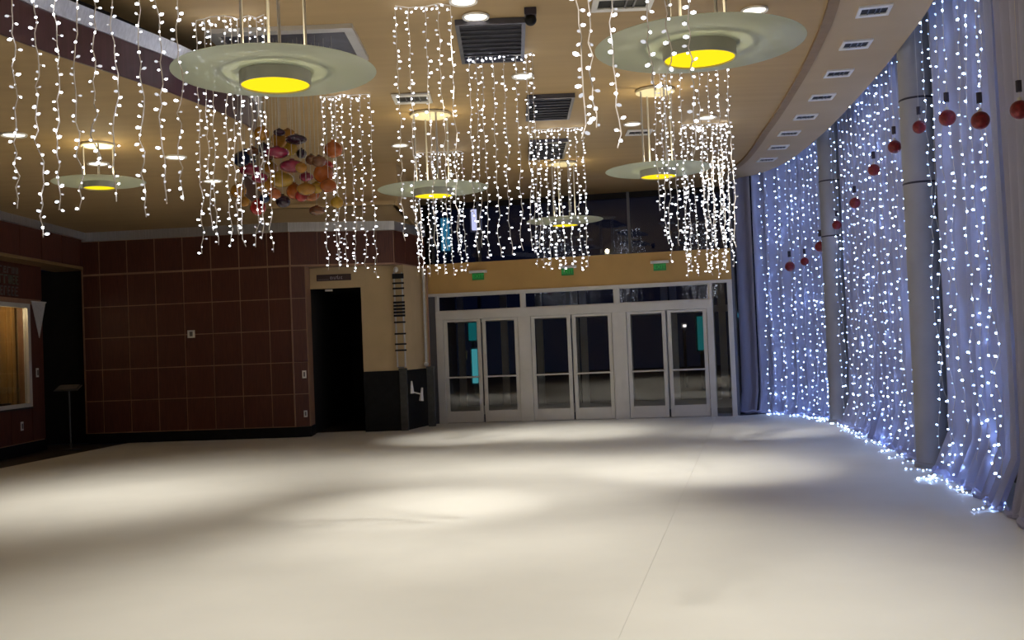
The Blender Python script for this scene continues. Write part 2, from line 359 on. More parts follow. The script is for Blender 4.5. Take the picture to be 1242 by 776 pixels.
lt = thing('display_lamp', 'small warm strip lamp inside the display window', 'lamp', (-9.2, 17.94, 2.80))
MB().box(-9.26, -9.2, 17.16, 18.85, 2.84, 2.9).build('housing', M['white'], lt); MB().box(-9.25, -9.21, 17.186, 18.824, 2.825, 2.84).build('tube', M['window_glow'], lt)
point('display_lamp_light', (-9.20, 18.33, 2.62), 13.0, lt, (1, 0.78, 0.45), 0.1)
for nm, y, wd, h, lab in [('trinket_box', 18.525, 0.10, 0.10, 'small dark box on the display window sill')]:
    tg = thing(nm, lab, 'box', (-9.1, y, 0.85)); MB().box(-9.16, -9.05, y - wd, y + wd, 0.85, 0.85 + h * 0.8).build('body', M['black'], tg, bevel=0.01); MB().box(-9.165, -9.045, y - wd - .01, y + wd + .01, 0.85 + h * .8, 0.85 + h).build('lid', M['dark_stone'], tg, bevel=0.005)
# wall lettering above the window (worn to strokes in the photograph)
sg = thing('wall_sign', 'three rows of dim metal lettering on wood above the display window', 'sign', (-8.93, 18.2, 2.86))
rnd = random.Random(3)
for row, (z, h, mm) in enumerate([(3.27, 0.12, 'letter'), (3.08, 0.16, 'letter_green'), (2.87, 0.17, 'letter')]):
    y = 17.29
    while y < 18.72:
        wd = rnd.choice([0.09, 0.10, 0.12]); lm = MB()
        lm.box(-8.932, -8.915, y, y + 0.025, z, z + h)
        k = rnd.randrange(3)
        if k < 2: lm.box(-8.932, -8.915, y, y + wd, z + h - 0.025, z + h)
        if k > 0: lm.box(-8.932, -8.915, y, y + wd, z, z + 0.025)
        if k == 1: lm.box(-8.932, -8.915, y + 0.02, y + wd * 0.8, z + h * 0.45, z + h * 0.45 + 0.025)
        if k == 2: lm.box(-8.932, -8.915, y + wd - 0.025, y + wd, z, z + h)
        lm.build('letter', M[mm], sg); y += wd + 0.045
# pennant and plates
pn = MB(); pn.add([(-8.915, 19.24, 2.80), (-8.90, 19.786, 2.80), (-8.905, 19.5, 2.12), (-8.925, 19.24, 2.80), (-8.91, 19.786, 2.80), (-8.915, 19.5, 2.12)], [(0, 1, 2), (5, 4, 3), (0, 3, 4, 1), (1, 4, 5, 2), (2, 5, 3, 0)])
pt = thing('pennant', 'white triangular pennant hanging beside the display window', 'pennant', (-8.91, 19.5, 2.12)); pn.build('flag', M['pennant'], pt); MB().tube([(-8.915, 19.227, 2.80), (-8.90, 19.799, 2.80)], 0.012).build('rod', M['white'], pt)
def plate(name, label, c, ux, n, wd, h, cat, group=None):
    c, ux, n = Vector(c), Vector(ux).normalized(), Vector(n).normalized()
    t = thing(name, label, cat, c - Vector((0, 0, h / 2)), group)
    MB().hexa(c - ux * wd / 2 - Vector((0, 0, h / 2)), ux * wd, n * 0.012, (0, 0, h)).build('cover', M['white'], t, bevel=0.004)
    MB().hexa(c - ux * wd * 0.2 - Vector((0, 0, h * 0.3)) + n * 0.012, ux * wd * 0.4, n * 0.008, (0, 0, h * 0.6)).build('rocker', M['letter'], t)
plate('light_switch', 'white switch plate on wood beside the display window', (-8.93, 19.409, 1.47), (0, 1, 0), (1, 0, 0), 0.10, 0.17, 'switch')
plate('power_outlet', 'white outlet low on the wood below the display window', (-8.93, 18.746, 0.52), (0, 1, 0), (1, 0, 0), 0.10, 0.16, 'outlet')

# panelled wall facing the camera
def pw(x): return 20.228 - 0.091 * (x + 4.3)
PWL = struct('wall_back_left', MB().wall((-4.3, pw(-4.3) + 0.008), (-8.55, pw(-8.55) + 0.008), 0.2, LOW, -0.14), M['seam'])
zr = [0.21, 0.84, 1.46, 2.09, 2.71, 3.34]
xs = [-4.31, -4.75, -5.32, -5.89, -6.46, -7.03, -7.60, -8.17, -8.52]
def slab(x0, x1, z0, z1, nm, mt, par, dy=0.0):
    MB().wall((x0, pw(x0) - dy), (x1, pw(x1) - dy), z0, z1, 0.014).build(nm, mt, par)
for i in range(len(xs) - 1):
    for j in range(5): slab(xs[i + 1] + 0.009, xs[i] - 0.009, zr[j] + 0.009, zr[j + 1] - 0.009, 'wood_panel', M['wood'], PWL)
    slab(xs[i + 1] + 0.011, xs[i] - 0.011, 3.37, 4.01, 'wood_panel', M['wood'], PWL)
struct('trim_5', MB().wall((-8.5, pw(-8.5) - 0.05), (-4.3, pw(-4.3) - 0.05), 4.02, LOW, 0.09), M['silver'])
struct('baseboard_back_left', MB().wall((-8.5, pw(-8.5) - 0.015), (-4.3, pw(-4.3) - 0.015), 0, 0.2, 0.1).wall((-4.3, pw(-4.3) - 0.015), (-4.0, 20.254), 0, 0.2, 0.1).wall((-4.0, 20.254), (-4.03, 20.865), 0, 0.2, 0.1), M['black'])
# narrow return beside the doorway
RT = struct('wall_return', MB().wall((-4.3, 20.254), (-4.02, 20.306), 0.2, 3.34, 0.08).wall((-4.02, 20.306), (-4.05, 20.93), 0.2, 3.34, 0.08), M['seam'])
for j in range(5): MB().wall((-4.285, 20.228), (-4.03, 20.28), zr[j] + 0.007, zr[j + 1] - 0.007, 0.02).build('wood_panel', M['wood'], RT)
struct('trim_6', MB().tube([(-4.3, pw(-4.3) - 0.012, 0.2), (-4.3, pw(-4.3) - 0.012, 4.0)], 0.014), M['seam'], label='copper corner strip of the panelled wall')
# tan wall with tall dark doorway
YB = 20.904
TW = struct('wall_doorway', MB().box(-4.05, -3.03, YB, YB + 0.15, 2.92, 3.34).box(-3.03, -2.16, YB, YB + 0.15, 1.21, 3.34), M['tan_wall'])
struct('wall_chamfer', MB().wall((-2.16, YB), (-1.80, 22.165), 1.21, 3.34, 0.1), M['tan_wall'])
WS = struct('wall_wainscot', MB().box(-3.03, -2.3, YB - 0.03, YB + 0.15, 0, 1.21), M['black'], label='black stone wainscot beside the dark doorway')
WS2 = struct('wall_niche', MB().wall((-2.16, YB + 0.1), (-1.80, 22.1), 0, 1.21, 0.1), M['black'])
for nm, (x, y, lab) in {'a': (-2.235, YB - 0.03, 'charcoal stone pilaster at the outer corner of the wainscot'), 'b': (-1.75, 21.658, 'charcoal stone pilaster next to the glass doors')}.items():
    pt = thing('stone_pilaster', lab, 'pilaster', (x, y, 0)); 
    MB().box(x - 0.075, x + 0.075, y - 0.05, y + 0.1, 0, 1.2).build('shaft', M['dark_stone'], pt, bevel=0.008); MB().box(x - 0.085, x + 0.085, y - 0.06, y + 0.11, 1.2, 1.25).build('cap_stone', M['dark_stone'], pt, bevel=0.008)
# overhead band
ub = struct('wall_overhead', MB().wall((-4.3, 20.28), (-2.30, 20.696), 3.34, 4.02, 0.5).wall((-2.30, 20.696), (-1.82, 22.23), 3.34, 4.02, 0.3), M['seam'], label='wood panelled band above the dark doorway')
a, b = Vector((-4.29, 20.261)), Vector((-2.31, 20.677))
for c0, c1 in [(0, 0.26), (0.263, 0.83), (0.833, 1.0)]:
    p, q = a.lerp(b, c0 + .002), a.lerp(b, c1 - .002); MB().wall((p.x, p.y), (q.x, q.y), 3.37, 4.01, 0.02).build('wood_panel', M['wood'], ub)
a, b = Vector((-2.285, 20.683)), Vector((-1.81, 22.165))
for c0, c1 in [(0, 0.33), (0.335, 0.66), (0.665, 1.0)]:
    p, q = a.lerp(b, c0 + .003), a.lerp(b, c1 - .003); MB().wall((p.x, p.y), (q.x, q.y), 3.37, 4.01, 0.02).build('wood_panel', M['wood'], ub)
struct('trim_7', MB().wall((-4.32, 20.202), (-2.27, 20.618), 4.02, LOW + 0.06, 0.12), M['silver'], label='brushed silver crown above the doorway band')
struct('trim_8', MB().wall((-2.27, 20.618), (-1.78, 22.1), 4.02, LOW + 0.06, 0.12), M['silver'])
struct('trim_9', MB().wall((-4.3, 20.241), (-2.29, 20.657), 3.335, 3.37, 0.12).wall((-2.29, 20.657), (-1.80, 22.165), 3.335, 3.37, 0.12), M['seam'])
# passage behind doorway and dark side corridor
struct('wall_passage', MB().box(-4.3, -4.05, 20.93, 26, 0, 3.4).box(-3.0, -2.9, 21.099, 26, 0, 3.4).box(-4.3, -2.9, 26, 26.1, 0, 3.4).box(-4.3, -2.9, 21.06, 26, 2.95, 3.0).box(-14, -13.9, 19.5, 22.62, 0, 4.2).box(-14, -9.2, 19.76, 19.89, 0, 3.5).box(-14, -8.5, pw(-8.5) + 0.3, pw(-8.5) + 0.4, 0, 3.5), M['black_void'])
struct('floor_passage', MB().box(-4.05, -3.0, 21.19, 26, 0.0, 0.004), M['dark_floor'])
# sign over doorway
c = on_y(405, 336.5, YB); st = thing('doorway_sign', 'small maroon sign plate with pale strokes above the dark doorway', 'sign', (c.x, YB, c.z - 0.06))
MB().box(c.x - 0.35, c.x + 0.35, YB - 0.02, YB, c.z - 0.065, c.z + 0.065).build('plate', M['sign'], st, bevel=0.006)
rnd = random.Random(5); x = c.x - 0.07
for k in range(7):
    h = 0.075 if k in (4,) else 0.05; l = MB().box(x, x + 0.009, YB - 0.026, YB - 0.02, c.z - 0.035, c.z - 0.035 + h)
    if k % 2 == 0: l.box(x, x + 0.026, YB - 0.026, YB - 0.02, c.z - 0.035, c.z - 0.026)
    if k % 3 == 0: l.box(x, x + 0.026, YB - 0.026, YB - 0.02, c.z + 0.006, c.z + 0.015)
    l.build('letter', M['sign_text'], st); x += 0.036
MB().box(c.x - 0.32, c.x - 0.10, YB - 0.025, YB - 0.02, c.z - 0.04, c.z - 0.028).build('underline', M['letter'], st)
plate('light_switch', 'white switch plate on the narrow wood return by the doorway', (-4.10, 20.261, 1.22), (1, 0.14, 0), (0.14, -1, 0), 0.08, 0.15, 'switch')
plate('power_outlet', 'white outlet low on the narrow wood return by the doorway', (-4.10, 20.261, 0.45), (1, 0.14, 0), (0.14, -1, 0), 0.07, 0.13, 'outlet')
c = on_y(232, 405, pw(-6.3)); plate('thermostat', 'small white thermostat on the grid of wood panels', (c.x, pw(c.x), c.z), (1, -.07, 0), (-.07, -1, 0), 0.15, 0.15, 'thermostat')
MB2 = MB().box(-3.75, -3.6, YB - 0.02, YB, 2.86, 2.90)
tag(MB2.build('door_contact', M['white'], bevel=0.006), 'pale sensor bar at the top of the dark doorway', 'sensor')
# ladder-like corner decoration
lad = thing('corner_rack', 'pale vertical rack with black rungs on the tan corner', 'rack', (-2.25, YB - 0.1, 1.22))
yl = YB - 0.09
def LX(px, py): return on_y(px, py, yl)
for (x0, x1) in [(477.5, 481.5), (487, 490.5)]:
    p, q = LX(x0, 330), LX(x0 + 5, 448); MB().tube([(p.x, yl, p.z), (q.x, yl, 1.28)], 0.016, 8).build('post', M['pennant'], lad)
for py, th in [(334, 1.8), (337, 1.2), (343.7, 1), (350, 1), (359, 1), (367, 1.2), (371, 1.2), (375, 1.2), (379, 1.2), (383, 1.2), (391, 1.0), (405, 1.0), (417.5, 1.0), (425, 1.0)]:
    sx = (py - 330) * 0.042; p, q = LX(475.5 + sx, py), LX(489.5 + sx, py); MB().hexa((p.x, yl - 0.03, p.z - 0.017 * th), (q.x - p.x, 0, 0), (0, 0.02, 0), (0, 0, 0.034 * th)).build('rung', M['black'], lad)
p = LX(480, 327); MB().ball((p.x, yl, p.z), 0.05, 0.06).build('finial', M['white'], lad, True)
p = LX(488, 449); MB().box(p.x - 0.08, p.x + 0.04, yl - 0.05, yl + 0.05, 1.26, 1.28).build('foot_plate', M['alu_dark'], lad)
pl = thing('corner_post', 'plain pale post on the corner next to the glass doors', 'post', (-1.83, 21.775, 1.25))
p, q = on_y(513, 335, 21.736), on_y(517, 446, 21.736)
MB().tube([(q.x, 21.788, 1.25), (p.x, 21.788, 3.33)], 0.026, 8).build('shaft', M['pennant'], pl, True); MB().tube([(q.x + 0.07, 21.814, 1.25), (p.x + 0.07, 21.814, 3.33)], 0.018, 8).build('side_rod', M['seam'], pl, True); MB().ball((q.x, 21.762, 1.30), 0.05, 0.045).build('foot', M['white'], pl, True)
# white bracket in niche
nb = thing('niche_bracket', 'white bracket with two upright ends in the black niche', 'bracket', (-2.0, 21.45, 0.7))
p1, p2, p3, p4 = on_y(499, 462, 20.93), on_y(500, 477, 20.93), on_y(512, 470, 21.06), on_y(511, 486, 21.06)
MB().tube([p1, (p1 + p2) / 2, p2], [0.015, 0.03, 0.04], 8).build('left_upright', M['white'], nb, True)
MB().tube([p3, (p3 + p4) / 2, p4], [0.02, 0.03, 0.05], 8).build('right_upright', M['white'], nb, True)
MB().tube([p2 + Vector((0, 0, .03)), (p3 + p4) / 2], 0.014, 6).build('cross_bar', M['white'], nb, True)
MB().tube([p2 + Vector((0, 0, .02)), p2 + Vector((-0.02, 0.10, .02))], 0.014, 6).build('wall_arm', M['white'], nb, True)
# stand in the dark corner
stt = thing('lectern_stand', 'dark metal stand with a tilted top in the unlit corner', 'stand', (-8.38, 19.5, 0))
MB().lathe((-8.38, 19.5, 0), [(0.001, 0.0), (0.17, 0.0), (0.17, 0.012), (0.03, 0.03), (0.001, 0.03)], 20).build('base', M['stand'], stt, True)
MB().tube([(-8.38, 19.5, 0.02), (-8.38, 19.5, 1.12)], 0.018, 8).build('pole', M['stand'], stt, True)
MB().hexa((-8.60, 19.344, 1.10), (0.44, 0, 0), (0, 0.24, 0.09), (0, -0.006, 0.016)).build('tray', M['stand'], stt)
MB().hexa((-8.56, 19.37, 1.135), (0.36, 0, 0), (0, 0.19, 0.075), (0, -0.003, 0.008)).build('sheet', M['letter'], stt)

# ================================================================== far: glass doors, header, upper windows
K = 1 / math.hypot(1, 0.182); U = Vector((K, -0.182 * K, 0)); V = Vector((0.182 * K, K, 0)); P0 = Vector((0, 22.009, 0))
def WP(u, v, z): return P0 + U * u + V * v + Vector((0, 0, z))
def wb(m, u0, u1, v0, v1, z0, z1): return m.hexa(WP(u0, v0, z0), U * (u1 - u0), V * (v1 - v0), (0, 0, z1 - z0))
struct('wall_header', wb(wb(MB(), -1.87, 4.60, -0.04, 0.10, 2.79, 3.43), -1.87, 4.6, 0.1, 1.7, 3.36, 3.43), M['header'], bevel=0.005, label='orange tan header above the glass doors')
struct('trim_10', wb(MB(), -1.87, 4.60, -0.07, 0.10, 2.73, 2.79), M['alu'])
# mullions and transom bar
fm = MB()
for u0, u1 in [(-1.66, -1.50), (0.13, 0.40), (2.12, 2.42), (4.07, 4.20), (4.50, 4.60)]: wb(fm, u0, u1, -0.05, 0.09, 0, 2.30)
struct('trim_11', fm, M['alu'], bevel=0.006, label='satin aluminium door mullions')
fm = MB(); wb(fm, -1.66, 4.20, -0.055, 0.09, 2.22, 2.40)
for u0, u1 in [(-1.66, -1.60), (0.21, 0.29), (2.19, 2.28), (4.13, 4.20), (4.50, 4.6)]: wb(fm, u0, u1, -0.05, 0.09, 2.3, 2.73)
struct('trim_12', fm, M['alu'], bevel=0.006, label='satin aluminium transom bar')
struct('trim_13', wb(wb(MB(), -1.87, -1.66, 0.0, 0.05, 0, 2.73), 4.20, 4.50, -0.02, 0.06, 0, 0.06), M['alu_dark'])
for k, (u0, u1) in enumerate([(-1.60, 0.21), (0.29, 2.19), (2.28, 4.13)]):
    t = thing('window_%d' % (k + 2), 'transom window above a pair of glass doors', None, WP((u0 + u1) / 2, 0, 2.40), kind='structure')
    wb(MB(), u0 + 0.015, u1 - 0.015, 0.02, 0.03, 2.415, 2.715).build('pane', M['night_glass'], t)
    f = MB()
    for (a0, a1, z0, z1) in [(u0, u1, 2.40, 2.42), (u0, u1, 2.71, 2.73), (u0, u0 + .02, 2.42, 2.71), (u1 - .02, u1, 2.42, 2.71)]: wb(f, a0, a1, 0.0, 0.05, z0, z1)
    f.build('window_frame', M['alu'], t)
t = thing('window_5', 'tall glass sidelight right of the doors', None, WP(4.35, 0, 0.06), kind='structure')
wb(MB(), 4.21, 4.49, 0.02, 0.03, 0.06, 2.72).build('pane', M['glass'], t)
leaf = [(-1.50, -0.68), (-0.66, 0.13), (0.40, 1.255), (1.275, 2.12), (2.42, 3.235), (3.255, 4.07)]
for k, (u0, u1) in enumerate(leaf):
    d = thing('door_%d' % (k + 1), 'aluminium framed glass door leaf, %s from the left' % ORD[k], None, WP((u0 + u1) / 2, 0, 0), kind='structure')
    g0, g1 = u0 + 0.085, u1 - 0.085
    for nm, (a0, a1, z0, z1) in [('stile', (u0 + .006, g0, 0.012, 2.215)), ('stile', (g1, u1 - .006, 0.012, 2.215)), ('bottom_rail', (g0, g1, 0.012, 0.255)), ('top_rail', (g0, g1, 2.165, 2.215))]:
        wb(MB(), a0, a1, -0.025, 0.025, z0, z1).build(nm, M['alu'], d, bevel=0.004)
    wb(MB(), g0, g1, -0.004, 0.004, 0.255, 2.165).build('pane', M['glass'], d)
    pb = MB().tube([WP(g0 - 0.02, -0.075, 0.98), WP(g1 + 0.02, -0.075, 0.98)], 0.019, 8)
    pb.build('push_bar', M['alu'], d, True)
    for uu in (g0 - 0.02, g1 + 0.02): MB().tube([WP(uu, -0.075, 0.98), WP(uu, -0.02, 0.98)], 0.014, 6).build('bar_bracket', M['alu'], d)
# vestibule
struct('floor_vestibule', wb(MB(), -1.87, 4.6, 0.03, 2.7, -0.03, 0.0), M['dark_stone'])
struct('wall_vestibule', wb(wb(wb(MB(), -1.95, -1.87, 0.1, 2.7, 0, 3.4), 4.60, 4.64, 0.3, 2.7, 0, 0.5), -1.95, 4.6, 0.1, 2.7, 2.95, 3.0), M['alu_dark'])
fm = MB()
for u0 in (-1.8, -0.75, 0.10, 0.95, 1.15, 2.0, 2.2, 3.05, 3.25, 4.1, 4.35): wb(fm, u0, u0 + 0.16, 2.55, 2.65, 0, 2.95)
wb(fm, -1.9, 4.6, 2.55, 2.65, 2.2, 2.35); wb(fm, -1.9, 4.6, 2.55, 2.65, 0, 0.2)
struct('trim_14', fm, M['alu'], label='aluminium frames of the outer vestibule doors')
# upper windows
def UW(u, v, z): return WP(u, 1.70 + v, z)
def ub_(m, u0, u1, v0, v1, z0, z1): return m.hexa(UW(u0, v0, z0), U * (u1 - u0), V * (v1 - v0), (0, 0, z1 - z0))
cutsu = [-2.1, -1.0, 0.75, 2.45, 4.2, 5.2]
for k in range(5):
    t = thing('window_%d' % (k + 6), 'dark upper night window above the doors, %s from the left' % ORD[k], None, UW((cutsu[k] + cutsu[k + 1]) / 2, 0, 3.4), kind='structure')
    ub_(MB(), cutsu[k] + 0.03, cutsu[k + 1] - 0.03, 0, 0.01, 3.44, CEIL).build('pane', M['night_glass'], t)
    f = MB(); ub_(f, cutsu[k] - 0.03, cutsu[k] + 0.03, -0.05, 0.08, 3.43, CEIL + 0.01); ub_(f, cutsu[k] + 0.03, cutsu[k + 1] - 0.03, -0.05, 0.08, 3.43, 3.47); f.build('window_frame', M['alu_dark'], t)
struct('wall_upper_back', ub_(ub_(MB(), -2.6, -2.1, 0, 0.1, 3.3, CEIL + .02), -2.6, 5.2, -0.02, 0.1, CEIL - 0.12, CEIL + 0.01), M['black_void'])
t = thing('window_11', 'dark glass strip between the doors and the curtains', None, WP(4.9, 0.4, 0), kind='structure')
wb(MB(), 4.62, 5.6, 1.0, 1.01, 0.0, CEIL).build('pane', M['night_glass'], t); wb(wb(MB(), 4.60, 4.66, 0.1, 0.48, 0.0, CEIL), 4.66, 4.72, 0.98, 1.03, 0, CEIL).build('window_frame', M['alu_dark'], t)
# window wall behind the curtains
t = thing('window_12', 'curved night window wall behind the sheer curtains', None, (5.6, 10, 0), kind='structure')
GL = [(p.x + 0.62, p.y) for p in CURT[::2] if p.y < 21.32]
MB().ribbon(GL, 0.05, 5.65, 0.012).build('pane', M['night_glass'], t, True)
for i in range(4, len(GL), 7): MB().tube([(GL[i][0] - 0.02, GL[i][1], 0.0), (GL[i][0] - 0.02, GL[i][1], 5.65)], 0.04, 8).build('mullion', M['alu_dark'], t)
# closing walls behind the camera
struct('wall_back_left_far', MB().box(-14, -13.9, -6, 19.5, 0, 5), M['tan_wall'])
struct('wall_behind', MB().box(-14, 4, -6.1, -6, 0, 5.2), M['tan_wall'])
# exit signs
for k, u in enumerate((-0.68, 1.24, 3.16)):
    t = thing('exit_sign', ['green exit sign nearest the tan corner', 'green exit sign over the middle doors', 'green exit sign over the right doors'][k], 'exit sign', WP(u, -0.10, 3.02), 'exit signs on the header')
    wb(MB(), u - 0.19, u + 0.19, -0.13, -0.04, 3.19, 3.245).build('housing', M['white'], t, bevel=0.006)
    wb(MB(), u - 0.13, u + 0.13, -0.095, -0.087, 3.04, 3.19).build('panel', M['exit_panel'], t)
    o = WP(u, -0.10, 3.115); text_mb('EXIT', 0.12, o, U, (0, 0, 1), 0.006).build('lettering', M['exit_green'], t)
# lights in the street outside
def streetbox(name, label, px, py, Y, wd, h, mt, post=True):
    c = on_y(px, py, Y); t = thing(name, label, 'street sign', (c.x, c.y, 0))
    MB().box(c.x - wd / 2, c.x + wd / 2, c.y, c.y + 0.2, c.z - h / 2, c.z + h / 2).build('light_face', M[mt], t, bevel=0.02)
    MB().box(c.x - wd / 2 - .05, c.x + wd / 2 + .05, c.y + 0.2, c.y + 0.3, c.z - h / 2 - .05, c.z + h / 2 + .05).build('box', M['alu_dark'], t)
    MB().tube([(c.x, c.y + 0.25, -0.06), (c.x, c.y + 0.25, max(0.1, c.z - h / 2))], 0.06, 8).build('post', M['alu_dark'], t)
streetbox('street_sign', 'bright teal lit sign seen through the leftmost door', 576, 444, 36.4, 0.2, 1.2, 'teal_pale')
streetbox('street_sign', 'dim teal lit panel high behind the leftmost door', 573, 400, 39.0, 0.3, 0.8, 'teal')
streetbox('street_sign', 'tall teal lit sign seen through the rightmost door', 852, 404, 33.8, 0.26, 1.1, 'teal')
streetbox('street_sign', 'pale teal tall lit sign behind the upper windows', 540, 284, 35.1, 0.28, 1.1, 'teal_pale')
streetbox('street_sign', 'white glowing sign behind the upper windows', 577, 266, 31.2, 0.26, 0.62, 'street_white')
streetbox('street_lamp', 'small yellow round lamp seen through the leftmost door', 561, 431, 35.1, 0.2, 0.2, 'street_warm')
streetbox('street_lamp', 'tiny white lamp seen through the rightmost door', 831, 395, 35.1, 0.09, 0.09, 'street_white')
streetbox('street_lamp', 'tiny teal lamp left of the far curtain', 897, 382, 35.1, 0.14, 0.14, 'teal_pale')

# ================================================================== right: columns, sheer curtains, light strands
def resample(poly, step):
    out = [poly[0].copy()]; acc = 0
    for a, b in zip(poly, poly[1:]):
        L = (b - a).length; t = step - acc
        while t <= L: out.append(a.lerp(b, t / L)); t += step
        acc = (acc + L) % step if L + acc >= step else acc + L
    return out
CS = resample(CURT, 0.02)
def near_i(x, y): return min(range(len(CS)), key=lambda i: (CS[i].x - x) ** 2 + (CS[i].y - y) ** 2)
def cnorm(i):
    d = (CS[min(i + 3, len(CS) - 1)] - CS[max(i - 3, 0)]).normalized(); return Vector((-d.y, d.x, 0))   # towards the room
iC2, iC1 = near_i(5.03, 12.285), near_i(5.96, 18.72)
for nm, i, lab in [('round_column', iC2, 'grey round column between the near and middle curtains'), ('round_column', iC1, 'grey round column between the middle and far curtains')]:
    c = CS[i] + cnorm(i) * 0.10; t = thing(nm, lab, 'column', (c.x, c.y, 0), 'columns along the window wall')
    r = 0.20
    MB().lathe((c.x, c.y, 0), [(0.001, 0), (r, 0), (r, 5.68), (0.001, 5.68)], 28).build('shaft', M['column'], t, True)
    for z in (3.35, 4.35): MB().lathe((c.x, c.y, z), [(r, 0), (r + 0.006, 0.006), (r + 0.006, 0.018), (r, 0.024)], 28, True).build('joint_ring', M['cap'], t, True)
    MB().lathe((c.x, c.y, 0), [(r, 0.0), (r + 0.03, 0.0), (r + 0.03, 0.05), (r, 0.06)], 28, True).build('base_ring', M['column'], t, True)
def drape(i0, i1, mt, name, label, seed, amp=0.085, off=0.0, wave=0.34, flare=0.10):
    rg = random.Random(seed); m = MB(); vs = []; fs = []; rows = 13; idx = list(range(i0, i1, 1)); n = len(idx); ph = 0.0
    t = thing(name, label, 'curtain', (CS[(i0 + i1) // 2].x, CS[(i0 + i1) // 2].y, 0), 'sheer curtains on the window wall')
    phs = []
    for k in range(n): ph += 0.02 / wave * 2 * math.pi * (0.7 + 0.6 * rg.random()); phs.append(ph)
    for r_ in range(rows):
        f = r_ / (rows - 1); z = 0.015 + f * 5.4
        for k, i in enumerate(idx):
            a = amp * (0.8 + 0.5 * math.sin(i * 0.023 + seed)) * (0.85 + 0.25 * math.sin(f * 4 + i * 0.05))
            q = CS[i] + cnorm(i) * (off + a * math.sin(phs[k] + 0.4 * math.sin(f * 3 + k * .03)) + flare * max(0, 1 - f * 9) ** 2)
            vs.append((q.x, q.y, z))
    for r_ in range(rows - 1):
        for k in range(n - 1): fs.append((r_ * n + k, r_ * n + k + 1, (r_ + 1) * n + k + 1, (r_ + 1) * n + k))
    m.add(vs, fs); c = m.build('fabric', M[mt], t, True)
    # puddled hem on the floor
    h = MB(); pts = []
    for k, i in enumerate(idx[::4]):
        q = CS[i] + cnorm(i) * (off + flare + 0.03 + 0.04 * math.sin(k * 0.9 + seed)); pts.append((q.x, q.y, 0.035 + 0.015 * math.sin(k * 1.7)))
    h.tube(pts, [0.03 + 0.012 * math.sin(k * 1.3) for k in range(len(pts))], 6).build('hem', M[mt], t, True)
    rp = [(CS[i] + cnorm(i) * off) for i in idx[::6]]
    MB().tube([(q.x, q.y, 5.43) for q in rp], 0.02, 6).build('rail', M['alu_dark'], t, True)
    return t
iN = near_i(4.40, 9.035); iD0 = near_i(3.95, 6.0); iP = near_i(5.12, 21.606)
drape(iC1 + 13, iP + 1, 'sheer', 'sheer_curtain', 'far blue white sheer curtain between the column and the plain drape', 2)
drape(iP + 1, len(CS) - 2, 'sheer_plain', 'sheer_curtain', 'plain narrow sheer drape without lights next to the glass doors', 5, off=0.03, flare=0.12)
drape(iC2 + 14, iC1 - 14, 'sheer', 'sheer_curtain', 'wide middle sheer curtain between the two columns', 3, flare=0.18)
drape(iN + 2, iC2 - 19, 'sheer', 'sheer_curtain', 'near sheer curtain right of the near column', 4, flare=0.2)
drape(iD0, iN + 1, 'sheer_plain', 'sheer_curtain', 'plain lilac sheer drape without lights at the right picture edge', 6, off=0.0, flare=0.1)

def bulb_at(bm, q, o, r, rg):
    """drop-shaped bulb stretched along its stalk; slot 0 faces out, 1 aside, 2 away"""
    d = Vector(o).normalized()
    bm.add([q + (v + d * (v.dot(d) * 0.7)) * r for v in ICO_V], ICO_F)
    u = rg.random(); bm.slot.extend([0 if u < 0.45 else 1 if u < 0.75 else 2] * 20)
def bulbs_build(bm, name, mt, parent):
    o = bm.build(name, M[mt], parent); o.data.materials.append(M[mt + '_mid']); o.data.materials.append(M[mt + '_dim'])
    o.data.polygons.foreach_set('material_index', bm.slot); o['kind'] = 'stuff'; return o

def strand(parent, top, zbot, spacing, r, wob, seed, mt, stalk=0.026, wire_r=0.0042, face=None, puddle=0.0, pdir=None, step=None):
    """one light strand: hanging wire with bulbs on short stalks"""
    rg = random.Random(seed); top = Vector(top); L = top.z - zbot; step = step or 0.075; n = max(3, int(L / step))
    pts = []; px_, py_ = 0.0, 0.0
    for k in range(n + 1):
        f = k / n; amp = wob * (0.25 + 0.75 * f)
        px_ = px_ * 0.55 + rg.uniform(-1, 1) * amp; py_ = py_ * 0.55 + rg.uniform(-1, 1) * amp
        if k == 0: px_ = py_ = 0
        pts.append(Vector((top.x + px_, top.y + py_, top.z - L * f)))
    if puddle:
        e = pts[-1]
        for k in range(1, 5): pts.append(Vector((e.x, e.y, max(0.022, zbot))) + pdir * (puddle * k / 4) + Vector((rg.uniform(-.03, .03), rg.uniform(-.03, .03), 0)))
    wmb = MB().tube(pts, wire_r, 4); bm = MB()
    dist = [0.0]
    for a, b in zip(pts, pts[1:]): dist.append(dist[-1] + (b - a).length)
    d = spacing * rg.uniform(0.3, 1.0); j = 0
    while d < dist[-1]:
        while dist[j + 1] < d: j += 1
        p = pts[j].lerp(pts[j + 1], (d - dist[j]) / max(1e-6, dist[j + 1] - dist[j]))
        a = rg.uniform(0, 2 * math.pi); o = Vector((math.cos(a), math.sin(a), rg.uniform(-0.4, 0.5))).normalized() * stalk * rg.uniform(0.6, 1.3)
        if face is not None: o = o - face * min(0, o.dot(face)) * 1.6
        q = p + o
        if q.z < r: q.z = r
        wmb.tube([p, q], wire_r * 0.9, 3, False); bulb_at(bm, q, o, r * rg.uniform(0.6, 1.2), rg)
        d += spacing * rg.uniform(0.65, 1.35) * (0.42 if puddle and d > L * 1.01 else 1.0)
    s = wmb.build('light_strand', M['wire'], parent)
    bulbs_build(bm, 'bulbs', mt, s)
    return s

